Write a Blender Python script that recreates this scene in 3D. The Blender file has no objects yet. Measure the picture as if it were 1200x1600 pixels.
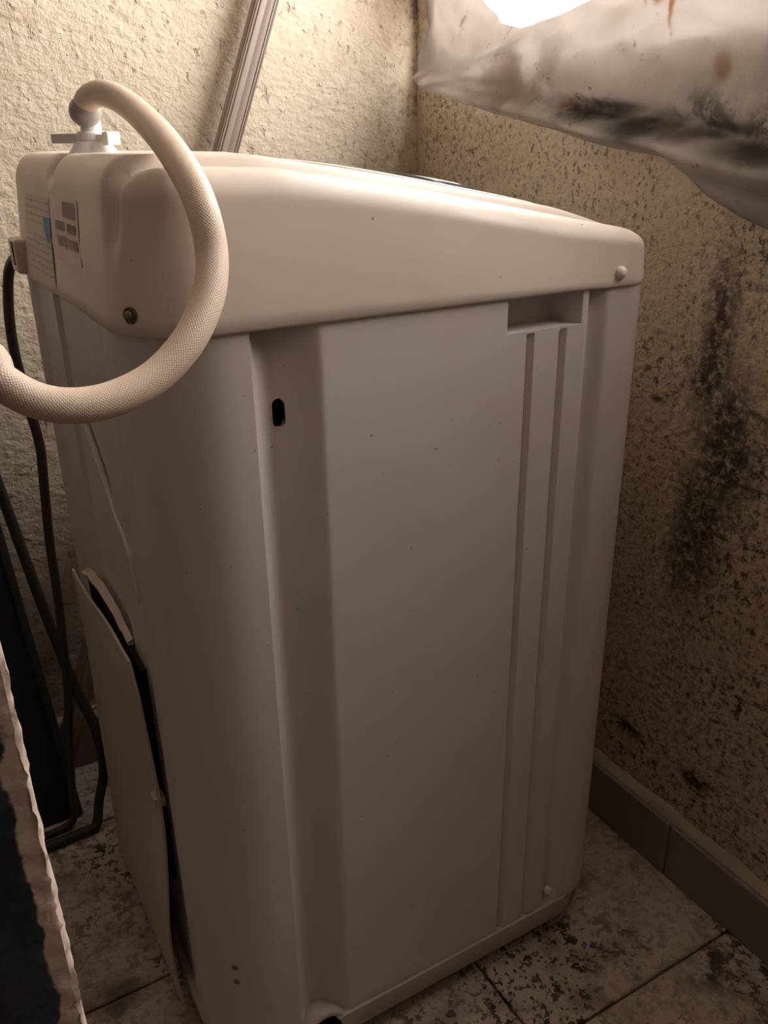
import bpy, bmesh, math, random
import numpy as np
from mathutils import Vector, Matrix, noise as mnoise

# ------------------------------------------------------------------ camera, light, exposure
S = 0.63                                   # metres per working unit (one floor tile is half a unit)
FZ = 1.32                                  # working height of the body/cover seam above the floor
sc = bpy.context.scene
R = np.array([[0.86371994, 0.21249715, -0.4569823], [-0.50375498, 0.33741314, -0.79522531],
              [-0.01479128, 0.91705907, 0.39847696]])
CAM = np.array([-0.23395, -0.95012, 0.20626])
def P(x, y, z): return Vector((x*S, y*S, (z+FZ)*S))
cam_d = bpy.data.cameras.new('camera'); cam = bpy.data.objects.new('camera', cam_d)
sc.collection.objects.link(cam)
cam_d.sensor_fit = 'VERTICAL'; cam_d.sensor_height = 24; cam_d.lens = 24*1347/1600
cam_d.clip_start = 0.02
m = Matrix([list(R[0])+[0], list(R[1])+[0], list(R[2])+[0], [0, 0, 0, 1]])
cam.matrix_world = Matrix.Translation(P(*CAM)) @ m
sc.camera = cam

world = bpy.data.worlds.new('world'); sc.world = world; world.use_nodes = True
bg = world.node_tree.nodes['Background']
bg.inputs[0].default_value = (1.0, 0.95, 0.92, 1); bg.inputs[1].default_value = 11.0
sc.view_settings.view_transform = 'Standard'; sc.view_settings.look = 'None'
sc.view_settings.exposure = 0.33; sc.view_settings.gamma = 1
sc.view_settings.use_curve_mapping = False

# room in working units
XW, YW, ZC = 1.055, 1.09, 2.3              # right wall, back wall, ceiling
XL, YF = -1.4, -3.0                        # left wall, wall far behind the camera
WY0, WY1, WZ0, WZ1 = -0.70, 1.03, 0.36, 1.55   # window opening in the right wall
def portal(name, loc, rot, sx, sy):
    d = bpy.data.lights.new(name, 'AREA'); d.shape = 'RECTANGLE'; d.size = sx; d.size_y = sy
    d.cycles.is_portal = True
    o = bpy.data.objects.new(name, d); o.location = loc; o.rotation_euler = rot
    sc.collection.objects.link(o); return o
V0, V1, U0, U1 = -1.90, -1.30, 1.30, 2.20       # second opening behind the camera, unseen, added as fill light on the machine
portal('opening_portal', P(XW+.27, (V0+V1)/2, (U0+U1)/2), (0, math.pi/2, 0), (U1-U0)*S, (V1-V0)*S)
portal('opening_portal', P(XW+.27, (WY0+WY1)/2, (WZ0+WZ1)/2), (0, math.pi/2, 0), (WZ1-WZ0)*S, (WY1-WY0)*S)

# ------------------------------------------------------------------ helpers
def on_x(u, v, x):
    r = R @ np.array([u-600, 800-v, -1347.]); t = (x-CAM[0])/r[0]; return CAM+t*r
def on_y(u, v, y):
    r = R @ np.array([u-600, 800-v, -1347.]); t = (y-CAM[1])/r[1]; return CAM+t*r
def at(u, v, d):
    r = R @ np.array([u-600, 800-v, -1347.]); return CAM+d*r/np.linalg.norm(r)

def link(name, me, mat, parent=None, smooth=True, kind=None, label=None):
    o = bpy.data.objects.new(name, me); sc.collection.objects.link(o)
    if mat:
        for mm in (mat if isinstance(mat, (list, tuple)) else [mat]): me.materials.append(mm)
    for p in me.polygons: p.use_smooth = smooth
    if parent: o.parent = parent
    if kind: o['kind'] = kind
    if label: o['label'] = label
    return o
def origin_of(parent):
    v = Vector((0, 0, 0))
    while parent: v += parent.location; parent = parent.parent
    return v
def mesh(name, verts, faces, mat, parent=None, smooth=True, kind=None, label=None, fm=None, sharp=None):
    off = origin_of(parent)
    me = bpy.data.meshes.new(name)
    me.from_pydata([P(*v)-off for v in verts], [], faces); me.update()
    o = link(name, me, mat, parent, smooth, kind, label)
    if fm:
        for i, k in enumerate(fm): me.polygons[i].material_index = k
    if smooth and sharp: me.set_sharp_from_angle(angle=math.radians(sharp))
    return o
def empty(name, loc, label, cat, group=None):
    o = bpy.data.objects.new(name, None); sc.collection.objects.link(o)
    o.location = P(*loc); o.empty_display_size = .05; tag(o, label, cat, group); return o
def tag(o, label, cat, group=None):
    o['label'] = label; o['category'] = cat
    if group: o['group'] = group
def box(x0, x1, y0, y1, z0, z1):
    v = [(x, y, z) for z in (z0, z1) for y in (y0, y1) for x in (x0, x1)]
    f = [(0, 2, 3, 1), (4, 5, 7, 6), (0, 1, 5, 4), (2, 6, 7, 3), (0, 4, 6, 2), (1, 3, 7, 5)]
    return v, f
def join(*ms):
    V, F = [], []
    for v, f in ms:
        n = len(V); V += list(v); F += [tuple(i+n for i in q) for q in f]
    return V, F
def bevel(o, w, seg=2):
    b = o.modifiers.new('bevel', 'BEVEL'); b.width = w*S; b.segments = seg; b.limit_method = 'ANGLE'
    b.angle_limit = math.radians(40); return o
def loft(loops, cap0=True, cap1=True, closed=True):
    n = len(loops[0]); V = [p for l in loops for p in l]; F = []
    for i in range(len(loops)-1):
        for j in range(n if closed else n-1):
            k = (j+1) % n
            F.append((i*n+j, i*n+k, (i+1)*n+k, (i+1)*n+j))
    if cap0: F.append(tuple(range(n-1, -1, -1)))
    if cap1: F.append(tuple((len(loops)-1)*n+j for j in range(n)))
    return V, F
def catmull(pts, sub=8):
    p = [np.array(q, float) for q in pts]; p = [2*p[0]-p[1]]+p+[2*p[-1]-p[-2]]; out = []
    for i in range(1, len(p)-2):
        for s in range(sub):
            t = s/sub
            out.append(.5*((2*p[i])+(-p[i-1]+p[i+1])*t+(2*p[i-1]-5*p[i]+4*p[i+1]-p[i+2])*t*t+(-p[i-1]+3*p[i]-3*p[i+1]+p[i+2])*t**3))
    out.append(p[-2]); return out
def tube(pts, rad, n=16, prof=None, up=None):
    pts = [np.array(p, float) for p in pts]; loops = []
    T = [pts[min(i+1, len(pts)-1)]-pts[max(i-1, 0)] for i in range(len(pts))]
    T = [t/np.linalg.norm(t) for t in T]
    nrm = np.array(up if up is not None else (0, 0, 1.)); nrm = nrm-T[0]*(nrm@T[0])
    if np.linalg.norm(nrm) < 1e-3: nrm = np.array((1., 0, 0))
    nrm /= np.linalg.norm(nrm)
    for i, p in enumerate(pts):
        nrm = nrm-T[i]*(nrm@T[i]); nrm /= np.linalg.norm(nrm); b = np.cross(T[i], nrm)
        r = rad[i] if hasattr(rad, '__len__') else rad
        if prof: loops.append([tuple(p+nrm*a+b*c) for a, c in prof])
        else: loops.append([tuple(p+r*(nrm*math.cos(2*math.pi*k/n)+b*math.sin(2*math.pi*k/n))) for k in range(n)])
    return loft(loops)
def cyl(c, axis, rads, hs, n=24):
    c = np.array(c, float); a = np.array(axis, float); a /= np.linalg.norm(a)
    return tube([c+a*h for h in hs], rads, n, up=(0.3, 0.5, .81))
def smooth01(t): t = max(0., min(1., t)); return t*t*(3-2*t)
def interp(x, xs, ys): return float(np.interp(x, xs, ys))
def nz(x, y, z): return mnoise.noise(Vector((x, y, z)))

# ------------------------------------------------------------------ materials
class N:
    def __init__(s, name):
        s.m = bpy.data.materials.new(name); s.m.use_nodes = True; s.t = s.m.node_tree
        s.b = s.t.nodes['Principled BSDF']; s.out = s.t.nodes['Material Output']
        s.co = s.t.nodes.new('ShaderNodeTexCoord').outputs['Object']
    def new(s, k, **kw):
        n = s.t.nodes.new(k)
        for a, v in kw.items(): setattr(n, a, v)
        return n
    def put(s, sock, v):
        if isinstance(v, bpy.types.NodeSocket): s.t.links.new(v, sock)
        else: sock.default_value = v
    def noise(s, scale, detail=4, rough=.55, stretch=None, dist=0.):
        n = s.new('ShaderNodeTexNoise'); v = s.co
        if stretch:
            mp = s.new('ShaderNodeMapping'); s.put(mp.inputs['Vector'], v); mp.inputs['Scale'].default_value = stretch; v = mp.outputs[0]
        s.put(n.inputs['Vector'], v); n.inputs['Scale'].default_value = scale
        n.inputs['Detail'].default_value = detail; n.inputs['Roughness'].default_value = rough
        n.inputs['Distortion'].default_value = dist
        return n.outputs['Fac']
    def voro(s, scale, feature='F1', stretch=None):
        n = s.new('ShaderNodeTexVoronoi'); n.feature = feature; v = s.co
        if stretch:
            mp = s.new('ShaderNodeMapping'); s.put(mp.inputs['Vector'], v); mp.inputs['Scale'].default_value = stretch; v = mp.outputs[0]
        s.put(n.inputs['Vector'], v); n.inputs['Scale'].default_value = scale
        return n.outputs['Distance']
    def math(s, op, a, b=0., c=None, clamp=False):
        n = s.new('ShaderNodeMath', operation=op, use_clamp=clamp); s.put(n.inputs[0], a); s.put(n.inputs[1], b)
        if c is not None: s.put(n.inputs[2], c)
        return n.outputs[0]
    def rng(s, v, a, b, c=0., d=1.):
        n = s.new('ShaderNodeMapRange', interpolation_type='SMOOTHSTEP'); s.put(n.inputs[0], v)
        for i, q in enumerate((a, b, c, d)): s.put(n.inputs[i+1], q)
        return n.outputs[0]
    def mix(s, f, a, b):
        n = s.new('ShaderNodeMix', data_type='RGBA'); s.put(n.inputs[0], f)
        s.put(n.inputs[6], a if isinstance(a, bpy.types.NodeSocket) else (*a, 1))
        s.put(n.inputs[7], b if isinstance(b, bpy.types.NodeSocket) else (*b, 1)); return n.outputs[2]
    def warp(s, scale, amt):
        n = s.new('ShaderNodeTexNoise'); s.put(n.inputs['Vector'], s.co); n.inputs['Scale'].default_value = scale; n.inputs['Detail'].default_value = 5
        a = s.new('ShaderNodeVectorMath', operation='SUBTRACT'); s.put(a.inputs[0], n.outputs['Color']); a.inputs[1].default_value = (.5, .5, .5)
        b = s.new('ShaderNodeVectorMath', operation='SCALE'); s.put(b.inputs[0], a.outputs[0]); b.inputs['Scale'].default_value = amt
        c = s.new('ShaderNodeVectorMath', operation='ADD'); s.put(c.inputs[0], s.co); s.put(c.inputs[1], b.outputs[0]); return c.outputs[0]
    def blob(s, vec, c, r, a=1.3, b=.3):
        """1 inside an ellipsoidal patch at working-unit centre c and radii r, fading out at its border"""
        u = s.new('ShaderNodeVectorMath', operation='SUBTRACT'); s.put(u.inputs[0], vec); u.inputs[1].default_value = P(*c)
        v = s.new('ShaderNodeVectorMath', operation='DIVIDE'); s.put(v.inputs[0], u.outputs[0]); v.inputs[1].default_value = [q*S for q in r]
        l = s.new('ShaderNodeVectorMath', operation='LENGTH'); s.put(l.inputs[0], v.outputs[0])
        return s.rng(l.outputs['Value'], a, b)
    def add(s, *vs):
        r = vs[0]
        for v in vs[1:]: r = s.math('MAXIMUM', r, v)
        return r
    def mul(s, a, b): return s.math('MULTIPLY', a, b)
    def bump(s, h, strength, dist=.002, prev=None):
        n = s.new('ShaderNodeBump'); s.put(n.inputs['Height'], h); n.inputs['Strength'].default_value = strength; n.inputs['Distance'].default_value = dist
        if prev: s.put(n.inputs['Normal'], prev)
        return n.outputs[0]
    def done(s, col, rough=.5, normal=None, metal=0., spec=None):
        s.put(s.b.inputs['Base Color'], col if isinstance(col, bpy.types.NodeSocket) else (*col, 1))
        s.put(s.b.inputs['Roughness'], rough); s.b.inputs['Metallic'].default_value = metal
        if spec is not None: s.b.inputs['Specular IOR Level'].default_value = spec
        if normal: s.put(s.b.inputs['Normal'], normal)
        return s.m
def plain(name, col, rough=.5, metal=0., var=.06, scale=30, bump=0.):
    n = N(name); f = n.noise(scale, 4)
    c = n.mix(f, tuple(q*(1-var) for q in col), tuple(min(1, q*(1+var)) for q in col))
    return n.done(c, rough, n.bump(n.noise(scale*8), bump, .001) if bump else None, metal)

def mat_plaster(name, mould):
    n = N(name)
    w = n.warp(6, .10)
    base = n.mix(n.rng(n.noise(3.5, 5), .35, .65), (.66, .55, .42), (.74, .65, .52))
    base = n.mix(n.mul(n.rng(n.noise(14, 6, .6, dist=.6), .52, .75), .35), base, (.45, .30, .17))
    # trowelled stipple: pits and ridges
    pit = n.rng(n.noise(95, 4, .6, stretch=(1, 1, .75)), .60, .74)
    ridge = n.noise(75, 4, .55, stretch=(1, 1, 1.3))
    speck = n.mul(n.rng(n.noise(70, 3, .5), .64, .72), n.rng(n.noise(9, 3), .42, .6))
    if mould == 'back':
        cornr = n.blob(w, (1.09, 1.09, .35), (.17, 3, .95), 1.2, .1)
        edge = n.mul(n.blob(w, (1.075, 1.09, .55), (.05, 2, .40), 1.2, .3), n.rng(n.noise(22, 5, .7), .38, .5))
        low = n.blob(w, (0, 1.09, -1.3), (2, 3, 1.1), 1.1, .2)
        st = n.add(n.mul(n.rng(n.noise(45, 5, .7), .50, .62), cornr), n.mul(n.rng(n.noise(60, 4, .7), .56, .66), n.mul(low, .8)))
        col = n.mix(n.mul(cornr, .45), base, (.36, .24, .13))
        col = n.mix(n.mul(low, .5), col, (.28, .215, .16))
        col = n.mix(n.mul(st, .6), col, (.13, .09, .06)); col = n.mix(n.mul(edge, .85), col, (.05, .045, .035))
    else:
        # diffuse brown damp in the lower half, black mould in patches
        damp = n.blob(w, (1.05, -.1, -.75), (2, .9, .85), 1.15, .25)
        streak = n.add(n.blob(w, (1.05, .075, -.15), (1, .05, .17)), n.blob(w, (1.05, .035, -.33), (1, .08, .20)), n.blob(w, (1.05, .06, -.52), (1, .07, .18)))
        patch = n.add(n.blob(w, (1.05, -.08, -.85), (1, .2, .2)), n.blob(w, (1.05, .17, -1.03), (1, .07, .05)), n.blob(w, (1.05, -.03, .02), (1, .12, .1)), n.blob(w, (1.05, -.06, -.36), (1, .14, .12)), n.blob(w, (1.05, -.10, -.62), (1, .2, .3)), n.blob(w, (1.05, .18, -.2), (1, .1, .1), 1.2, 0),
                      n.blob(w, (1.05, .0, -1.1), (1, .6, .16), 1.3, .2))
        corner = n.blob(w, (1.05, 1.12, .15), (1, .3, .5), 1.1, .1)
        s1 = n.rng(n.noise(60, 9, .85), .40, .52); s2 = n.rng(n.noise(80, 6, .75), .50, .64); s3 = n.rng(n.noise(120, 5, .75), .50, .66)
        every = n.mul(s2, n.rng(n.noise(7, 4), .45, .62))
        col = n.mix(n.mul(damp, .40), base, (.34, .22, .13))
        col = n.mix(n.mul(corner, .3), col, (.42, .26, .13))
        col = n.mix(n.mul(n.mul(s3, n.math('ADD', n.mul(damp, .8), .35)), .6), col, (.16, .10, .06))
        col = n.mix(n.mul(every, .6), col, (.12, .085, .06))
        col = n.mix(n.mul(n.mul(patch, s2), .93), col, (.055, .045, .038))
        col = n.mix(n.mul(n.mul(streak, n.math('ADD', n.mul(s1, .85), .08)), .93), col, (.022, .021, .022))
        crack = n.add(n.mul(n.blob(w, (1.05, -.08, -.245), (1, .13, .006), 1.5, .5), .6), n.mul(n.blob(w, (1.05, -.02, -.385), (1, .06, .006), 1.5, .5), .6), n.mul(n.blob(w, (1.05, .19, -.27), (1, .018, .008), 1.5, .5), .7),
                      n.mul(n.blob(w, (1.05, .19, -1.06), (1, .07, .02)), s1), n.mul(n.blob(w, (1.05, -.02, -1.05), (1, .05, .03)), s1))
        col = n.mix(crack, col, (.03, .028, .028))
    col = n.mix(n.mul(speck, .55), col, (.22, .15, .09)); col = n.mix(n.mul(pit, .35), col, (.26, .18, .11))
    if mould != 'back':
        fs = n.mul(n.rng(n.noise(125, 3, .6), .545, .63), n.rng(n.noise(12, 4), .36, .58)); col = n.mix(n.mul(fs, .65), col, (.10, .07, .05))
    b1 = n.bump(n.math('SUBTRACT', ridge, n.mul(pit, .6)), .75, .006)
    b2 = n.bump(n.noise(12, 4), .35, .012, b1)
    return n.done(col, .92, b2, spec=.15)

M = {}
M['wall_back'] = mat_plaster('ochre_rough_plaster', 'back')
M['wall_right'] = mat_plaster('mouldy_ochre_plaster', 'right')
M['wall_plain'] = plain('plain_plaster', (.13, .105, .09), .9, bump=.4)
M['ceiling'] = plain('ceiling_plaster', (.50, .44, .38), .9)
# machine enamel and plastic
def mat_shell(name, c, rough):
    n = N(name); dust = n.rng(n.noise(9, 5), .4, .7)
    col = n.mix(n.mul(dust, .35), c, tuple(a*b for a, b in zip(c, (.93, .86, .78))))
    col = n.mix(n.mul(n.rng(n.noise(160, 2, .4), .765, .78), .6), col, (.16, .11, .08))
    return n.done(col, n.rng(n.noise(12, 4), .3, .7, rough-.05, rough+.1), n.bump(n.noise(240, 2), .04, .0006))
M['enamel'] = mat_shell('white_enamel_steel', (.66, .60, .585), .36)
M['cover'] = mat_shell('ivory_plastic', (.69, .595, .515), .40)
M['base'] = mat_shell('aged_base_plastic', (.50, .43, .385), .5)
M['black'] = plain('hollow_shade_black', (.006, .006, .006), .8)  # black painted in for the shade inside holes and behind the panel
M['seam'] = plain('dark_brown_seam', (.09, .06, .045), .8)  # dark brown tone for the seam, screw recess and outlet slot
M['cap'] = plain('white_cap_plastic', (.82, .76, .72), .35)
M['screw'] = plain('dull_screw_metal', (.25, .2, .16), .4, .7)
M['panel'] = mat_shell('thin_white_board', (.58, .50, .42), .5)
M['glass'] = plain('dark_blue_grey_glass', (.06, .075, .09), .12)
M['valve'] = plain('white_valve_plastic', (.88, .85, .83), .4)
M['nut'] = plain('grey_nut_plastic', (.36, .34, .31), .45)
M['label'] = plain('pink_white_label_paper', (.80, .68, .62), .6)
M['label_white'] = plain('yellowed_label_paper', (.66, .60, .50), .6)
M['ink'] = plain('faded_label_ink', (.30, .23, .21), .6)
M['ink_grey'] = plain('grey_label_ink', (.42, .40, .38), .6)
M['blue'] = plain('blue_label_ink', (.10, .27, .46), .6)
M['cable'] = plain('grey_black_rubber', (.045, .036, .03), .5)
M['grey_cable'] = plain('dark_grey_cable', (.03, .026, .024), .6)
M['black_board'] = plain('matt_black_board', (.012, .011, .012), .65)
M['wood_frame'] = plain('window_frame_paint', (.55, .5, .45), .5)
M['grout'] = plain('dirty_grout', (.10, .07, .05), .9)
def mat_hose():
    n = N('braided_cream_hose')
    br = n.new('ShaderNodeUVMap'); uv = br.outputs[0]
    def wv(ang):
        mp = n.new('ShaderNodeMapping'); n.put(mp.inputs['Vector'], uv); mp.inputs['Rotation'].default_value = (0, 0, ang)
        w = n.new('ShaderNodeTexWave'); n.put(w.inputs['Vector'], mp.outputs[0]); w.inputs['Scale'].default_value = 22; w.bands_direction = 'X'
        return w.outputs['Fac']
    a = n.math('MAXIMUM', wv(.785), wv(-.785))
    col = n.mix(n.rng(a, .55, 1), (.68, .51, .38), (.76, .60, .47))
    col = n.mix(n.mul(n.noise(40, 5), .3), col, (.62, .48, .38))
    return n.done(col, .5, n.bump(a, .22, .001))
M['hose'] = mat_hose()
def mat_tile():
    n = N('stained_cream_tile')
    w = n.warp(8, .08)
    base = n.mix(n.noise(5, 4), (.46, .39, .33), (.58, .50, .42))
    bro = n.mul(n.rng(n.noise(13, 7, .7), .45, .62), .6)
    col = n.mix(bro, base, (.20, .135, .10))
    sp = n.add(n.mul(n.rng(n.noise(19, 6, .7), .60, .64), .9), n.rng(n.noise(40, 4, .65), .565, .60), n.mul(n.rng(n.noise(95, 4, .65), .54, .58), .9))
    dens = n.math('ADD', n.mul(n.rng(n.noise(4, 3), .42, .6), .7), .3)
    col = n.mix(n.mul(sp, n.mul(dens, .95)), col, (.02, .013, .011))
    big = n.mul(n.blob(w, (.93, -.24, -1.32), (.07, .07, 1)), n.rng(n.noise(28, 5, .7), .42, .55))
    big = n.add(big, n.mul(n.blob(w, (.80, .12, -1.32), (.06, .09, 1)), n.rng(n.noise(33, 5, .7), .42, .55)), n.mul(n.blob(w, (-.12, .33, -1.32), (.05, .05, 1)), .8))
    col = n.mix(n.mul(big, .9), col, (.03, .022, .018))
    return n.done(col, n.rng(bro, 0, .5, .35, .7), n.bump(sp, .2, .001))
M['tile'] = mat_tile()
def mat_skirting():
    n = N('brown_skirting_tile')
    col = n.mix(n.noise(9, 5), (.19, .155, .135), (.26, .215, .185))
    return n.done(col, .45, n.bump(n.noise(40), .1, .001))
M['skirting'] = mat_skirting()
M['ledge'] = plain('bare_mortar_ledge', (.40, .32, .24), .95, var=.25, scale=18, bump=.6)
def mat_pier():
    n = N('peeling_navy_paint_on_plaster')
    x = n.new('ShaderNodeSeparateXYZ'); n.put(x.inputs[0], n.co)
    dx = n.math('SUBTRACT', -.219*S, x.outputs[0])              # distance from the arris
    zz = x.outputs[2]
    wid = n.math('ADD', n.mul(n.math('SUBTRACT', n.noise(11, 5, .65), .5), .022), .0060)
    wid = n.math('ADD', wid, n.mul(n.math('SUBTRACT', n.noise(60, 4), .5), .008))
    paint = n.rng(n.math('SUBTRACT', dx, wid), 0., .0012)
    flake = n.mul(n.rng(n.noise(26, 6, .7), .58, .66), n.rng(n.noise(7, 3), .45, .6))
    navy = n.mix(n.rng(n.noise(22, 6, .7), .42, .68), (.010, .011, .018), (.055, .058, .085))
    navy = n.mix(n.mul(flake, .7), navy, (.22, .20, .20))
    bare = n.mix(n.noise(30, 6, .7), (.48, .36, .28), (.60, .47, .38))
    bare = n.mix(n.mul(n.rng(n.noise(75, 4, .6), .6, .68), .6), bare, (.16, .11, .09))
    col = n.mix(paint, bare, navy)
    return n.done(col, n.rng(paint, 0, 1, .9, .6), n.bump(n.math('SUBTRACT', n.noise(120, 5), n.mul(paint, .3)), .5, .002))
M['pier'] = mat_pier()
def mat_pole():
    n = N('fluted_taupe_plastic')
    return n.done(n.mix(n.noise(12, 4), (.26, .205, .17), (.33, .265, .225)), .5)
M['pole'] = mat_pole()
def mat_sheet():
    n = N('grimy_plastic_sheet')
    w = n.warp(9, .07); w2 = n.warp(5, .05)
    col = n.mix(n.noise(6, 5), (.56, .52, .49), (.70, .67, .65))
    X = .98
    br = n.mul(n.blob(w, (X, .62, .30), (1, .20, .10), 1.3, .1), n.rng(n.noise(14, 5), .38, .6))
    col = n.mix(n.mul(br, .75), col, (.30, .23, .19))
    band = n.add(n.blob(w2, (X, .40, .245), (1, .10, .020)), n.blob(w2, (X, .29, .218), (1, .10, .024)), n.mul(n.blob(w2, (X, .13, .205), (1, .12, .018)), .8), n.mul(n.blob(w2, (X, .01, .175), (1, .12, .025)), .9))
    soot = n.mul(n.add(n.blob(w, (X, .16, .23), (1, .10, .045)), n.blob(w, (X, .45, .265), (1, .10, .03)), n.blob(w, (X, .0, .2), (1, .08, .05))), n.rng(n.noise(30, 6, .75), .42, .6))
    col = n.mix(n.mul(soot, .8), col, (.10, .085, .08)); col = n.mix(n.mul(band, n.rng(n.noise(18, 4), .3, .5, .6, .95)), col, (.045, .043, .048))
    rust = n.add(n.mul(n.blob(w, (X, .145, .315), (1, .022, .03)), .8), n.blob(w, (X, .225, .41), (1, .008, .04)), n.blob(w, (X, .26, .43), (1, .016, .02)), n.mul(n.blob(w, (X, .49, .275), (1, .02, .012)), .8), n.blob(w, (X, .925, .325), (1, .016, .022)))
    col = n.mix(n.mul(rust, .75), col, (.36, .17, .06))
    ms = n.mul(n.rng(n.noise(50, 4, .7), .60, .68), n.rng(n.noise(8, 3), .45, .6)); col = n.mix(n.mul(ms, .6), col, (.2, .14, .1))
    n.done(col, .42, n.bump(n.noise(22, 5, dist=1.5), .45, .006))
    tr = n.new('ShaderNodeBsdfTranslucent'); n.put(tr.inputs['Color'], col)
    mx = n.new('ShaderNodeMixShader'); mx.inputs[0].default_value = .42
    n.t.links.new(n.b.outputs[0], mx.inputs[1]); n.t.links.new(tr.outputs[0], mx.inputs[2]); n.t.links.new(mx.outputs[0], n.out.inputs[0])
    return n.m
M['sheet'] = mat_sheet()

# ------------------------------------------------------------------ the room
def structure(name, vf, mat, **kw): return mesh(name, vf[0], vf[1], mat, kind='structure', smooth=False, **kw)
T = .25
floor = structure('floor', box(XL-T, XW+T, YF-T, YW+T, -FZ-.12, -FZ-.012), M['grout'])
rnd = random.Random(5); tmesh = {}
nt = 0
for i in range(-4, 2):
    for j in range(-7, 3):
        x0, x1 = .027+.5*i, .527+.5*i; y0, y1 = -.175+.5*j, .325+.5*j
        x0, x1 = max(x0, XL), min(x1, XW); y0, y1 = max(y0, YF), min(y1, YW)
        if x1-x0 < .03 or y1-y0 < .03: continue
        g = .0028; dz = rnd.uniform(-.0015, 0)
        t = mesh('tile', *box(x0+g, x1-g, y0+g, y1-g, -FZ-.02, -FZ+dz), M['tile'], parent=floor, smooth=False); nt += 1
        bevel(t, .0025, 1)
structure('ceiling', box(XL-T, XW+T, YF-T, YW+T, ZC, ZC+.2), M['ceiling'])
structure('wall_back', box(XL-T, XW+T, YW, YW+T, -FZ-.02, ZC), M['wall_back'])
structure('wall_left', box(XL-T, XL, YF-T, YW, -FZ-.02, ZC), M['wall_plain'])
structure('wall_rear', box(XL, XW, YF-T, YF, -FZ-.02, ZC), M['wall_plain'])
structure('wall_right', join(box(XW, XW+T, YF-T, V0, -FZ-.02, ZC), box(XW, XW+T, V0, V1, -FZ-.02, U0), box(XW, XW+T, V0, V1, U1, ZC), box(XW, XW+T, V1, WY0, -FZ-.02, ZC), box(XW, XW+T, WY1, YW, -FZ-.02, ZC),
          box(XW, XW+T, WY0, WY1, -FZ-.02, WZ0), box(XW, XW+T, WY0, WY1, WZ1, ZC)), M['wall_right'])
# window frame set deep in the opening
fx0, fx1 = XW+.14, XW+.19
win = structure('window_1', join(box(fx0, fx1, WY0, WY1, WZ0, WZ0+.03), box(fx0, fx1, WY0, WY1, WZ1-.05, WZ1),
          box(fx0, fx1, WY0, WY0+.05, WZ0+.05, WZ1-.05), box(fx0, fx1, WY1-.015, WY1, WZ0+.05, WZ1-.05)), M['wood_frame'])
for (a, b) in ((.0, .04),):
    mesh('mullion', *box(fx0+.005, fx1-.005, a, b, WZ0+.05, WZ1-.05), M['wood_frame'], parent=win, smooth=False)

# wall end beside the camera: rough arris, navy paint flaking off
def pier():
    x1, y0, y1 = -.219, -.60, -.50
    zs = np.linspace(-FZ, 1.0, 700); loops = []
    fr = [(-1.4, 0), (-.8, 0), (-.4, 0), (-.30, 0)]+[(x1-.05+.0025*k, 0) for k in range(0, 20)]
    for z in zs:
        L = []
        def rough(a, b): return .0012*nz(a*90, b, z*90)+.0014*nz(a*20+9, b, z*16)+.0010*nz(a*260, b+3, z*260)
        for x, _ in fr:
            k = smooth01((x-(x1-.06))/.05); L.append((x, y0+k*rough(x, 0)*1.2, z))
        for t in (20, 50, 80):
            a = math.radians(t); L.append((x1-.004+.004*math.sin(a)+rough(0, t/30.)*1.2, y0+.004-.004*math.cos(a), z))
        for y in (y0+.02, y0+.05, y1):
            L.append((x1+rough(y, 5), y, z))
        L.append((-1.4, y1, z)); loops.append(L)
    return loft(loops)
o = mesh('wall_front', *pier(), M['pier'], kind='structure', smooth=True, sharp=50)
structure('wall_front', box(-1.4, -.222, -.595, -.505, 1.0, ZC), M['wall_plain'])

# skirting of the right and back walls, piece by piece, on a lumpy mortar ledge
def lumpy_strip(x0, x1, ya, yb, z0, z1, n=90, axis='y'):
    loops = []
    for k in range(n+1):
        y = ya+(yb-ya)*k/n; a = .006*nz(y*9, 1, 0)+.004*nz(y*30, 2, 0); b = .008*nz(y*12, 5, 0)+.004*nz(y*40, 7, 0)
        sec = [(x1, z0), (x0+.004+a, z0), (x0+.006+a, z1-.006), (x0+.016+a, z1+b*.4), ((x0+x1)/2, z1+.004+b), (x1, z1+.012+b)]
        loops.append([(x, y, z) if axis == 'y' else (y, x, z) for x, z in sec])
    return loft(loops)
skr = structure('baseboard_right', lumpy_strip(1.026, XW+.01, -1.6, YW, -1.24, -1.178), M['ledge'])
for p in skr.data.polygons: p.use_smooth = True
ys = [-1.59, -1.04, -.54, .0, .54, YW-.04]
for a, b in zip(ys, ys[1:]):
    bevel(mesh('skirting_tile', *box(1.018, 1.030, a+.0015, b-.0015, -FZ, -1.18), M['skirting'], parent=skr, smooth=False), .004, 2)
skb = structure('baseboard_back', lumpy_strip(YW-.028, YW+.01, XL, 1.03, -1.24, -1.178, axis='x'), M['ledge'])
xs = [XL, -.9, -.4, .1, .6, 1.015]
for a, b in zip(xs, xs[1:]):
    bevel(mesh('skirting_tile', *box(a+.0015, b-.0015, YW-.034, YW, -FZ, -1.18), M['skirting'], parent=skb, smooth=False), .004, 2)

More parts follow.
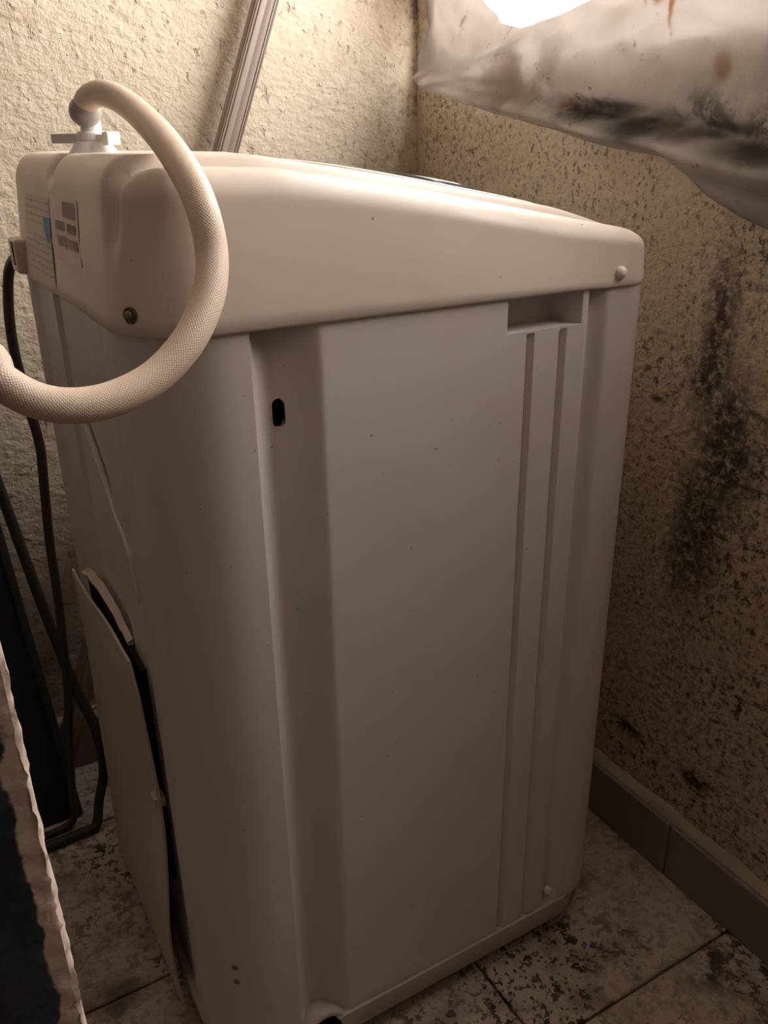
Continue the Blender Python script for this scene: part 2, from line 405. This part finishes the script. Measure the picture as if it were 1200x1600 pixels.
# ------------------------------------------------------------------ washing machine
W, D = .80, .76
wm = empty('washing_machine', (W/2, D/2, -FZ), 'dusty white top-loading washing machine with a fluted side, standing in the corner', 'washing machine')
GX0, GX1 = .134, .229
def sideA(x, z):
    d = 0.
    if GX0 < x < GX1:
        t = (x-GX0)/(GX1-GX0); tm = .40; d = .036*((math.sin(math.pi/2*t/tm))**.75 if t < tm else (.5+.5*math.cos(math.pi*(t-tm)/(1-tm)))**.85)
    for c in (.556, .616):
        if z < -.052: d = max(d, .0085*max(0., 1-abs(x-c)/.0075))
    if .660 < x < .703:
        d = max(d, .016*(smooth01((x-.660)/.012) if x < .674 else 1-smooth01((x-.674)/.029)))
    if z > -.0475 and .514 < x < .650: d = max(d, .050)
    return d
def sideB(y):
    d = 0.
    d = max(d, .012*smooth01((y-.155)/.02)*(1-smooth01((y-.66)/.02)))
    d = max(d, .020*smooth01((y-.30)/.02)*(1-smooth01((y-.52)/.02)))
    return d
def body_loop(z, grow=0.):
    rN, rF = .115, .06; L = []
    xsA = sorted(set([round(v, 5) for v in list(np.linspace(rN, W-rF, 30))+list(np.linspace(GX0, GX1, 40))+[GX0-.003, GX1+.003, .514, .5145, .650, .6505]+
          [c+d for c in (.556, .616) for d in (-.008, -.0075, -.0035, 0, .0035, .0075, .008)]+list(np.linspace(.659, .704, 18))]))
    for x in xsA: L.append((x, sideA(x, z)))
    for k in range(1, 10):
        a = math.radians(-90+9*k); L.append((W-rF+rF*math.cos(a), rF+rF*math.sin(a)))
    for y in np.linspace(rF, D-rF, 6): L.append((W, y))
    for k in range(1, 9):
        a = math.radians(10*k); L.append((W-rF+rF*math.cos(a), D-rF+rF*math.sin(a)))
    rB = .09
    L.append((W-rF, D))
    for x in np.linspace(W-rF, rB, 5)[1:]: L.append((x, D))
    for k in range(1, 12):
        a = math.radians(90+90*k/12); L.append((rB+rB*math.cos(a), D-rB+rB*math.sin(a)))
    for y in np.linspace(D-rB, rN, 60): L.append((sideB(y), y))
    for k in range(1, 16):
        a = math.radians(180+90*k/16); L.append((rN+rN*math.cos(a), rN+rN*math.sin(a)))
    cx, cy = W/2, D/2
    return [(cx+(x-cx)*(1-grow/cx), cy+(y-cy)*(1-grow/cy), z) for x, y in L]
zs = [(-1.232, .012), (-1.226, .004), (-1.218, 0)]+[(z, 0) for z in np.linspace(-1.2, -.08, 15)]+[(-.06, 0), (-.054, 0), (-.0505, 0), (-.0478, 0), (-.0472, 0), (-.02, 0), (.0, 0)]
body = mesh('body', *loft([body_loop(z, g) for z, g in zs]), [M['enamel'], M['black']], parent=wm, sharp=38)
def stadium(cx, cz, hw, hh, y0, y1, n=12):
    def lp(y):
        L = []
        for k in range(n+1): a = math.pi*k/n; L.append((cx+hw*math.cos(a), y, cz+(hh-hw)+hw*math.sin(a)))
        for k in range(n+1): a = math.pi+math.pi*k/n; L.append((cx+hw*math.cos(a), y, cz-(hh-hw)+hw*math.sin(a)))
        return L
    return loft([lp(y0), lp(y1)])
def cut(target, vf, mat_index_black=True):
    V, F = vf; off = origin_of(target)
    me = bpy.data.meshes.new('cutter'); me.from_pydata([P(*v)-off for v in V], [], F); me.update()
    bm = bmesh.new(); bm.from_mesh(me); bmesh.ops.recalc_face_normals(bm, faces=bm.faces); bm.to_mesh(me); bm.free()
    for mm in target.data.materials: me.materials.append(mm)
    if mat_index_black:
        for p in me.polygons: p.material_index = 1
    c = bpy.data.objects.new('cutter', me); sc.collection.objects.link(c); c.matrix_world = Matrix.Translation(off)
    md = target.modifiers.new('cut', 'BOOLEAN'); md.operation = 'DIFFERENCE'; md.object = c; md.solver = 'EXACT'
    bpy.context.view_layer.update()
    dg = bpy.context.evaluated_depsgraph_get(); ev = target.evaluated_get(dg)
    nm = bpy.data.meshes.new_from_object(ev); target.modifiers.clear(); target.data = nm
    bpy.data.objects.remove(c)
def fixn(o):
    bm = bmesh.new(); bm.from_mesh(o.data); bmesh.ops.recalc_face_normals(bm, faces=bm.faces); bm.to_mesh(o.data); bm.free()
fixn(body)
cut(body, stadium(.1785, -.114, .0082, .0190, -.02, .08))
# rim around the slot
def ring(cx, cz, hw, hh, w, yf):
    def lp(e, dy):
        n = 12; L = []
        for k in range(n+1): a = math.pi*k/n; L.append((cx+(hw+e)*math.cos(a), yf+dy, cz+(hh-hw)+(hw+e)*math.sin(a)))
        for k in range(n+1): a = math.pi+math.pi*k/n; L.append((cx+(hw+e)*math.cos(a), yf+dy, cz-(hh-hw)+(hw+e)*math.sin(a)))
        return L
    return loft([lp(w, .003), lp(w*.6, -.001), lp(0, -.001), lp(0, .006)], False, False)
yg = sideA(.1785, -.1)
mesh('slot_rim', *ring(.1785, -.114, .0082, .0190, .0022, yg), M['enamel'], parent=body)

# base skirt with its foot arch
def rrect_loop(x0, x1, y0, y1, r, z, n=10, dens=1):
    L = []
    for cx, cy, a0 in ((x0+r, y0+r, 180), (x1-r, y0+r, 270), (x1-r, y1-r, 0), (x0+r, y1-r, 90)):
        for k in range(n+1):
            a = math.radians(a0+90*k/n); L.append((cx+r*math.cos(a), cy+r*math.sin(a), z))
    return L
e = .003
bl = [rrect_loop(-e+i, W+e-i, -e+i, D+e-i, .10-i*.6, z) for z, i in ((-1.283, .026), (-1.280, .012), (-1.268, .004), (-1.235, .0), (-1.219, .0), (-1.2155, .003), (-1.2145, .007))]
base = mesh('base_skirt', *loft(bl), [M['base'], M['black']], parent=wm, sharp=40); fixn(base)
def arch(cx, cz, r0, r1, y0, y1, n=20):
    L = []
    for k in range(n+1):
        a = math.pi*k/n; c, s = math.cos(a), math.sin(a)
        L.append([(cx+r1*c, y0+.004, cz+r1*s), (cx+(r1-.004)*c, y0, cz+(r1-.004)*s), (cx+(r0+.003)*c, y0, cz+(r0+.003)*s), (cx+r0*c, y0+.003, cz+r0*s), (cx+r0*c, y1, cz+r0*s), (cx+r1*c, y1, cz+r1*s)])
    return loft(L)
mesh('foot_arch', *arch(.178, -1.236, .030, .044, -.001, .05), M['base'], parent=base)
hl = cyl((.178, -.006, -1.236), (0, 1, 0), [.030, .030], [0, .07]); cut(base, hl)
cut(body, cyl((.178, -.02, -1.236), (0, 1, 0), [.031, .031], [0, .085]))
for fx, fy in ((.1, .1), (.70, .1), (.1, .66), (.70, .66)):
    mesh('foot', *cyl((fx, fy, -FZ), (0, 0, 1), [.034, .036, .030, .016, .016], [0, .012, .018, .020, .052]), M['cable'], parent=wm, sharp=40)

# top cover
ZX = [0, .1, .195, .32, .41, .57, .69, .80]; ZY = [.180, .180, .176, .157, .142, .112, .088, .068]
def zrail(x): return interp(x, ZX, ZY)
def plateau(y):
    y = min(y, D-y); return .013*smooth01((y-.078)/.020)
def gutter(y):
    y = min(y, D-y); return .019*math.exp(-((y-.072)/.010)**2)
def notch(y): return .010*math.exp(-((y-.385)/.016)**2)
def gt(x, y): return gutter(y)+notch(y)*smooth01((.10-x)/.06)
RR = .036
def rrx(x): return RR-.012*smooth01((x-.6)/.15)
def cover_back(y, z):
    """x of the cover's rear face"""
    d = .012*max(0, z-.004)/.14
    d += gutter(y)*smooth01((z-.09)/.07)
    d += .002*smooth01((y-.19)/.015)*(1-smooth01((y-.405)/.015))*(1-smooth01((z-.055)/.02))
    return d
def cover_mesh():
    def loop(i, r):
        x0, x1, y0, y1 = -.006+i, W+.006-i, -.006+i, D+.006-i; L = []; rn = max(r, .004)
        n = 36
        def seg(a, b, k): return [(a[0]+(b[0]-a[0])*t/k, a[1]+(b[1]-a[1])*t/k) for t in range(1, k)]
        cs = [((x0+rn, y0+rn), 180), ((x1-rn*.7, y0+rn*.7), 270), ((x1-rn*.7, y1-rn*.7), 0), ((x0+rn, y1-rn), 90)]
        arcs = []
        for q, (c, a0) in enumerate(cs):
            rr = rn if q in (0, 3) else rn*.7
            arcs.append([(c[0]+rr*math.cos(math.radians(a0+90*k/n)), c[1]+rr*math.sin(math.radians(a0+90*k/n))) for k in range(n+1)])
        for q in range(4):
            L += arcs[q]; nx = arcs[(q+1) % 4][0]; L += seg(arcs[q][-1], nx, 40 if q in (0, 2) else 120)
        return L
    loops = []
    def put(i, fz, z_is):
        L = []
        for x, y in loop(i, .105-i*.9):
            zr = zrail(x)
            z = fz(zr, x, y)
            k = max(0., 1-abs(x-(-.006+i))/.03) if x < .09 else 0
            k2 = smooth01(1-(x-i)/.05)
            if z_is: xo = x+k2*(gutter(y)*smooth01((z-.08)/.06)+notch(y)*smooth01((z-.145)/.03)+.002*smooth01((y-.19)/.015)*(1-smooth01((y-.405)/.015))*(1-smooth01((z-.055)/.02)))
            else: xo = x
            kf = .6*min(i, .012)*smooth01((x-.55)/.2)
            L.append((xo+kf, y-kf*max(-1, min(1, (D/2-y)/(D/2-.06))), z))
        loops.append(L)
    put(.012, lambda zr, x, y: .0005, True)
    put(.003, lambda zr, x, y: .0005, True)
    put(.0, lambda zr, x, y: .004, True)
    for f in (.12, .25, .4, .55, .7, .85, 1.):
        put(.012*f, lambda zr, x, y, f=f: .004+f*(zr-rrx(x)-.004), True)
    for a in range(9, 91, 9):
        s, c = math.sin(math.radians(a)), math.cos(math.radians(a))
        put(.012+RR*(1-c), lambda zr, x, y, s=s: zr-rrx(x)+rrx(x)*s+(plateau(y)*smooth01((W-x)/.16)-gt(x, y))*s, a < 80)
    for i in list(np.arange(.052, .13, .004))+list(np.arange(.14, .37, .03)):
        put(i, lambda zr, x, y: zr+plateau(y)*smooth01((W-x)/.16)-gt(x, y)+.004*smooth01((i-.05)/.2), False)
    return loft(loops)
cover = mesh('top_cover', *cover_mesh(), [M['cover'], M['seam']], parent=wm, sharp=60); fixn(cover)
# dark gap between body and cover
gl = [rrect_loop(.0035, W-.0035, .0035, D-.0035, .105, z) for z in (-.001, .004)]
mesh('seam_gap', *loft(gl), M['seam'], parent=wm, smooth=False)

# lid with a dark window, following the slope of the top
def top_z(x): return zrail(x)+.013*smooth01((W-x)/.16)+.004
def slab(cx, cy, rx, ry, p, h, dome, n=96, m=8):
    loops = []
    for s, z in [(1.0, 0), (1.0, h*.5), (.99, h*.85), (.975, h)]+[(.975*(1-k/m), h+dome*(1-(1-k/m)**2)) for k in range(1, m)]:
        L = []
        for k in range(n):
            a = 2*math.pi*k/n; c, q = math.cos(a), math.sin(a)
            x = cx+s*rx*math.copysign(abs(c)**p, c); y = cy+s*ry*math.copysign(abs(q)**p, q)
            L.append((x, y, top_z(x)-.002+z))
        loops.append(L)
    return loft(loops)
lid = mesh('lid', *slab(.49, D/2, .235, .255, .35, .0035, .001), M['cover'], parent=wm, sharp=50)
mesh('lid_window', *slab(.575, D/2+.01, .105, .15, .8, .0165, .004), M['glass'], parent=lid, sharp=60)

# screw cap and screws
def dome(c, axis, r, h): return cyl(c, axis, [r, r*1.0, r*.92, r*.7, r*.4, r*.05], [-.004, h*.25, h*.55, h*.8, h*.95, h], 20)
cp = on_y(969, 428, -.004)
mesh('screw_cap', *dome((cp[0], -.003, cp[2]+.002), (0, -1, 0), .0095, .010), M['cap'], parent=cover)
cs = on_y(858, 1390, -.004); mesh('screw_cap', *dome((cs[0], .0, cs[2]-.004), (0, -1, 0), .0085, .006), M['cap'], parent=wm)
sp = on_x(158, 479, .012)
def on_corner(y, z): return None
ca = math.radians(212); ccx, ccy = .099, .099
ax = (math.cos(ca), math.sin(ca), 0)
mesh('screw_recess', *cyl((ccx+.102*ax[0], ccy+.102*ax[1], .026), ax, [.0095, .0095, .0085, .006], [-.002, .0035, .0045, .0046]), M['seam'], parent=cover, sharp=40)
mesh('screw', *dome((ccx+.1065*ax[0], ccy+.1065*ax[1], .026), ax, .0055, .003), M['screw'], parent=cover)
for v in (1535, 1556):
    pt = on_x(311+(v-1535)*.15, v, .03)
for zz in (-1.02, -1.052):
    a = math.radians(228); q = (math.cos(a), math.sin(a), 0)
    mesh('screw', *dome((.115+.1145*q[0], .115+.1145*q[1], zz), q, .006, .0025), M['screw'], parent=body)

# rating labels on the cover's back, with their faded print
def patch(y0, y1, z0, z1, lift, n=6):
    V, F = [], []
    for k in range(n+1):
        y = y0+(y1-y0)*k/n
        for z in (z0, (z0+z1)/2, z1): V.append((-.006+cover_back(y, z)-lift, y, z))
    for k in range(n):
        for q in range(2): F.append((k*3+q, k*3+q+1, k*3+4+q, k*3+3+q))
    return V, F
lb = mesh('rating_label', *patch(.212, .385, .060, .140, .0008), M['label'], parent=cover, smooth=False, label='pinkish paper rating label')
rnd = random.Random(3); bars = []
bars.append(patch(.225, .300, .116, .136, .0013, 3))
for (ya, yb, za, zb) in ((.225, .280, .098, .110), (.292, .355, .098, .110), (.222, .278, .078, .091), (.290, .345, .078, .091)):
    y = ya
    while y < yb:
        w = rnd.uniform(.002, .007); bars.append(patch(y, min(y+w, yb), za, zb, .0013, 1)); y += w+rnd.uniform(.001, .004)
mesh('label_print', *join(*bars), M['ink'], parent=lb, smooth=False)
lb2 = mesh('warning_label', *patch(.395, .60, .012, .135, .0006), M['label_white'], parent=cover, smooth=False, label='yellowed text label with a blue badge')
tx = []
for k in range(11):
    z = .128-k*.010
    if .09 > z > .078: continue
    y = .40
    while y < .58:
        w = rnd.uniform(.008, .03); tx.append(patch(y, min(y+w, .585), z-.0022, z, .0010, 1)); y += w+rnd.uniform(.006, .014)
mesh('label_print', *join(*tx), M['ink_grey'], parent=lb2, smooth=False)
bp = [(-.0065+cover_back(y, z)-.0008, y, z) for y, z in ((.392, .108), (.440, .108), (.442, .090), (.415, .072), (.392, .084))]
mesh('blue_badge', bp, [tuple(range(5))], M['blue'], parent=lb2, smooth=False)
# cord outlet box
ob = mesh('cord_outlet', *box(-.020, .004, .625, .685, .006, .062), M['cover'], parent=cover, smooth=False); bevel(ob, .006, 3)
mesh('outlet_slot', *box(-.0215, -.018, .638, .646, .02, .058), M['seam'], parent=cover, smooth=False)

# loose service panel on the machine's back, standing off a black plate
op = mesh('opening_shade_plate', *box(.0115-.008, .014, .240, .60, -1.0, -.56), M['black'], parent=body, smooth=False)  # flat black plate put in for the shade of an open back
def panel():
    # outline, counter-clockwise seen from outside: (y, z, stand-off)
    z0, z1 = -1.262, -.545; n = 40; loops = []
    def near(z):
        t = (z-z0)/(z1-z0); y = .205+.012*math.sin(t*9)*(1-t)
        if t > .93: y += .03*((t-.93)/.07)**2
        return y
    def off(y, z):
        t = (z-z0)/(z1-z0); o = .010+.010*(1-t)+.006*math.sin(t*7.5)*smooth01((.45-y)/.2)
        o += .006*smooth01((y-.3)/.3)*smooth01((t-.75)/.25)
        return o
    ny = 16; V = []; F = []
    for s in (0, 1):
        for i in range(n+1):
            z = z0+(z1-z0)*i/n
            for j in range(ny+1):
                y = near(z)+(.655-near(z))*j/ny
                zz = z + (.012*math.sin(y*8) if i == n else 0)
                V.append((-off(y, z)+s*.0045, y, zz))
    m = (n+1)*(ny+1)
    for i in range(n):
        for j in range(ny):
            a = i*(ny+1)+j; F.append((a, a+1, a+ny+2, a+ny+1)); F.append((m+a, m+a+ny+1, m+a+ny+2, m+a+1))
    for i in range(n):
        a = i*(ny+1); b = a+ny+1; F.append((a, b, m+b, m+a)); a += ny; b += ny; F.append((a, m+a, m+b, b))
    for j in range(ny):
        F.append((j, m+j, m+j+1, j+1)); a = n*(ny+1)+j; F.append((a, a+1, m+a+1, m+a))
    return V, F
pn = mesh('service_panel', *panel(), M['panel'], parent=wm, sharp=40, label='thin warped white board standing off the back'); fixn(pn)
# torn plastic lip above the panel
tl = []
for k in range(13):
    y = .30+.30*k/12; h = -.535+.010*nz(y*30, 0, 0)+.02*math.sin(k/12*math.pi)
    tl.append([(.010, y, h-.012), (.001-.006*k/12, y, h-.010), (.000-.007*k/12, y, h-.004), (.010, y, h)])
mesh('torn_lip', *loft(tl), M['panel'], parent=wm, smooth=False)
for yv, zv in ((.226, -.80),):
    mesh('clip_tab', *box(-.012, .006, yv-.012, yv+.01, zv-.012, zv+.006), M['panel'], parent=pn, smooth=False)
cr = catmull([(.008, .44, -.20), (.008, .38, -.25), (.008, .31, -.31), (.006, .24, -.35), (.004, .20, -.42)], 6)
mesh('pressed_ridge', *tube([q+np.array((.006,0,0)) for q in cr], .005, 10), M['enamel'], parent=body)

# inlet valve
vx, vy = .072, .375
zt = .188
valve = mesh('inlet_port', *cyl((vx, vy, zt-.004), (0, 0, 1), [.040, .038, .028, .024, .016, .014, .014], [0, .004, .016, .022, .024, .030, .055], 28), M['valve'], parent=wm, sharp=40)
# hose end: collar with lugs and the elbow
hose = empty('inlet_hose', (vx, vy, .2), 'thick cream braided hose looping from the top of the machine across its corner', 'hose')
lug = []
cr_ = cyl((vx, vy, .204), (0, 0, 1), [.018, .020, .020, .017], [0, .002, .014, .016], 24)
# the lugs run across the view: along the direction from the left rear to the near corner
dv = on_x(182, 215, vx+.02)-on_x(85, 215, vx-.02); dv = np.array([.42, -.90, 0])
dv = dv/np.linalg.norm(dv); pv = np.array([-dv[1], dv[0], 0])
def bar(a, b, w, z0, z1):
    c = np.array([vx, vy, 0]); V = []
    for z in (z0, z1):
        for s, t in ((a, -w), (b, -w), (b, w), (a, w)): q = c+dv*s+pv*t; V.append((q[0], q[1], z))
    return V, [(0, 3, 2, 1), (4, 5, 6, 7), (0, 1, 5, 4), (1, 2, 6, 5), (2, 3, 7, 6), (3, 0, 4, 7)]
col = mesh('collar', *join(cr_, bar(-.075, .010, .013, .205, .218), bar(.008, .040, .008, .206, .216), bar(.034, .046, .011, .202, .219)), M['valve'], parent=hose, smooth=False); bevel(col, .0015, 2)
mesh('stem', *cyl((vx, vy, .215), (0, 0, 1), [.0105, .0105, .010, .010], [0, .01, .012, .04], 20), M['valve'], parent=hose, sharp=40)
nutc = np.array([vx, vy, .252])
hpts = [at(133, 174, 1.362), at(135, 160, 1.345), at(146, 149, 1.325), at(168, 147, 1.29), at(205, 168, 1.22), at(250, 212, 1.065), at(290, 270, .97), at(317, 330, .93), at(331, 400, .915), at(325, 465, .895), at(296, 530, .875), at(245, 587, .86), at(180, 622, .845), at(115, 634, .835), at(55, 625, .83), at(0, 595, .825), at(-70, 540, .82)]
d0 = hpts[0]-hpts[2]; d0 /= np.linalg.norm(d0)
nc = hpts[0]
def sphere(c, r, n=20, m=12, sq=1.):
    loops = []
    for i in range(1, m):
        a = math.pi*i/m; loops.append([(c[0]+r*math.sin(a)*math.cos(2*math.pi*k/n), c[1]+r*math.sin(a)*math.sin(2*math.pi*k/n), c[2]-r*sq*math.cos(a)) for k in range(n)])
    return loft(loops)
el = at(133, 174, 1.352)
mesh('elbow_nut', *join(sphere((el[0], el[1], el[2]), .0215, sq=.95)), M['nut'], parent=hose)
hv = catmull(hpts+[(-.40, -.28, .13), (-.75, -.30, .20), (-1.2, -.25, .20), (-1.38, -.22, .19)], 8)
V, F = tube(hv, .0165, 28)
F = F[:-2]
ho = mesh('hose_tube', V, F, M['hose'], parent=hose)
uvl = ho.data.uv_layers.new(name='UVMap'); nseg = 28
dist = [0.]
for a, b in zip(hv, hv[1:]): dist.append(dist[-1]+float(np.linalg.norm(b-a)))
for p in ho.data.polygons:
    base_i = p.vertices[0]//nseg; j = p.vertices[0] % nseg
    for li, vi in zip(p.loop_indices, p.vertices):
        r_, c_ = divmod(vi, nseg)
        if j == nseg-1 and c_ == 0: c_ = nseg
        uvl.data[li].uv = (dist[r_]*6, c_/nseg*6*2*math.pi*.0165*1.0)

# power cord of the machine
cpx = [(34, 402, .70), (20, 408, .74), (13, 435, .77), (15, 500, .78), (26, 565, .78), (48, 645, .79), (63, 700, .80), (70, 770, .81), (78, 850, .82), (90, 930, .83), (98, 1000, .84), (106, 1080, .85), (108, 1160, .85), (112, 1240, .85)]
cpt = [on_y(u, v, y) for u, v, y in cpx]+[np.array((-.10, .838, -FZ+.012)), np.array((-.25, .832, -FZ+.011))]
tag(mesh('power_cord', *tube(catmull(cpt, 6), .0095, 10), M['cable']), 'dark rubber power cord hanging down behind the machine from its rear outlet', 'cord')
lp = [(-60, 600, .97), (-5, 752, .955), (28, 842, .945), (60, 930, .93), (95, 1020, .91), (122, 1084, .89), (146, 1130, .87), (160, 1180, .86), (161, 1215, .86), (155, 1250, .86)]
lpt = [on_y(u, v, y-.04) for u, v, y in lp]
for q in lpt: q[2] = max(q[2], -FZ+.014)
lpt += [np.array((-.045, .80, -FZ+.012)), np.array((-.085, .795, -FZ+.012)), np.array((-.16, .79, -FZ+.012)), np.array((-.40, .78, -FZ+.012))]
tag(mesh('looped_cable', *tube(catmull(lpt, 6), .0115, 12), M['grey_cable']), 'thick dark cable slanting down past the black board and looping on the tiles', 'cable')

# fluted pole leaning in the corner behind the machine
a = on_y(350, 240, 1.03); b = on_y(412, 0, 1.045); dr = (b-a)/np.linalg.norm(b-a)
k0 = (a[2]-(-FZ+.01))/dr[2]; p0 = a-dr*k0; p0[1] = .985; p1 = b+dr*.9; p1[1] = 1.056
prof = []
for k in range(80):
    t = 2*math.pi*k/80; w = .0275*(abs(math.cos(t))**.5)*math.copysign(1, math.cos(t)); h = .015*(abs(math.sin(t))**.5)*math.copysign(1, math.sin(t))
    prof.append((h*(1-.22*(k % 4 < 1)), w))
line = [p0+(p1-p0)*t for t in np.linspace(0, 1, 12)]
tag(mesh('fluted_pole', *tube(line, 1, prof=prof, up=(0, -1, 0)), M['pole'], sharp=25), 'taupe fluted pole leaning against the back wall behind the machine', 'pole')

# black board on edge and the slanted stick by it
bb = empty('black_board', (-.35, .9, -FZ), 'tall matt black board leaning on the back wall, left of the machine', 'board')
def lean(x0, x1, z0, z1, t, ya, yb, sh=.03):
    V = []
    for z, y, q in ((z0, ya, sh), (z1, yb, -sh)):
        V += [(x0+q, y, z), (x1+q, y, z), (x1+q, y+t, z), (x0+q, y+t, z)]
    return V, [(0, 1, 2, 3), (7, 6, 5, 4), (0, 4, 5, 1), (1, 5, 6, 2), (2, 6, 7, 3), (3, 7, 4, 0)]
bevel(mesh('board', *lean(-.75, -.098, -FZ+.002, -.20, .022, .870, 1.03), M['black_board'], parent=bb, smooth=False), .004, 2)
bevel(mesh('edge_strip', *lean(-.108, -.090, -FZ+.004, -.202, .032, .864, 1.024), M['grey_cable'], parent=bb, smooth=False), .004, 2)

# ------------------------------------------------------------------ plastic sheet over the window
def sheet():
    ny, nv = 220, 90; V, F = [], []
    ys = np.linspace(1.035, -.24, ny)
    # bottom edge height of the sheet along the wall
    by = [-.95, -.4, -.10, .0, .05, .14, .22, .4, .56, .75, .90, .96, 1.0, 1.035]
    bz = [-.13, -.03, .04, .055, .07, .105, .165, .185, .218, .253, .285, .315, .40, .60]
    ty = [-.95, .20, .32, .46, .55, .63, .72, .80, .86, .92, 1.035]
    tz = [.95, .62, .47, .425, .412, .405, .425, .475, .60, .80, .95]
    def soft(y, a, b): return sum(interp(y+q*.012, a, b)*w for q, w in ((-3, 1), (-2, 2), (-1, 3), (0, 4), (1, 3), (2, 2), (3, 1)))/16
    for y in ys:
        zh = interp(y, [-.95, 0, .1, .2, .3], [.02, .122, .142, .158, .175]); zh = max(zh, interp(y, by, bz))
        z0, z1 = soft(y, by, bz), soft(y, ty, tz)
        for j in range(nv):
            t = j/(nv-1); z = z0+(z1-z0)*t; h = z-zh; hb = z-z0
            # hangs clear of the wall, with a rolled hem and slanting folds
            off = .032+.034*math.exp(-((h-.022)/.022)**2)-.022*math.exp(-((h-.062)/.016)**2)*smooth01((.62-y)/.2)-.012*smooth01(-h/.02)+.014*math.sin(9*y+22*h)*math.exp(-abs(h)/.25)+.020*nz(y*3, z*5, 1)+.008*nz(y*9, z*14, 4)
            off += .016*max(0., math.sin(14*(z+y*.28)+1.3*nz(y*2, z*2, 8)))**3
            off += .010*(abs(nz(y*7+z*6, z*12-y*3, 2))-.25)+.012*math.exp(-((z-.30-.25*(.95-y))/.012)**2)*smooth01((y-.6)/.15)+.010*math.exp(-((z-.33+.10*(.95-y))/.010)**2)*smooth01((y-.55)/.2)+.004*nz(y*25, z*30, 6)
            off *= smooth01((1.045-y)/.07)*.85+.15
            if hb < .02: off *= .35+.65*smooth01(hb/.02)
            off = max(off, .006)
            V.append((XW-off, y, z))
    for i in range(ny-1):
        for j in range(nv-1): F.append((i*nv+j, (i+1)*nv+j, (i+1)*nv+j+1, i*nv+j+1))
    return V, F
sh = mesh('plastic_sheet', *sheet(), M['sheet']); tag(sh, 'grimy translucent plastic sheet hanging over the window, black mould along its lower fold', 'plastic sheet')
sd = sh.modifiers.new('thick', 'SOLIDIFY'); sd.thickness = .0012
print('tiles', nt)
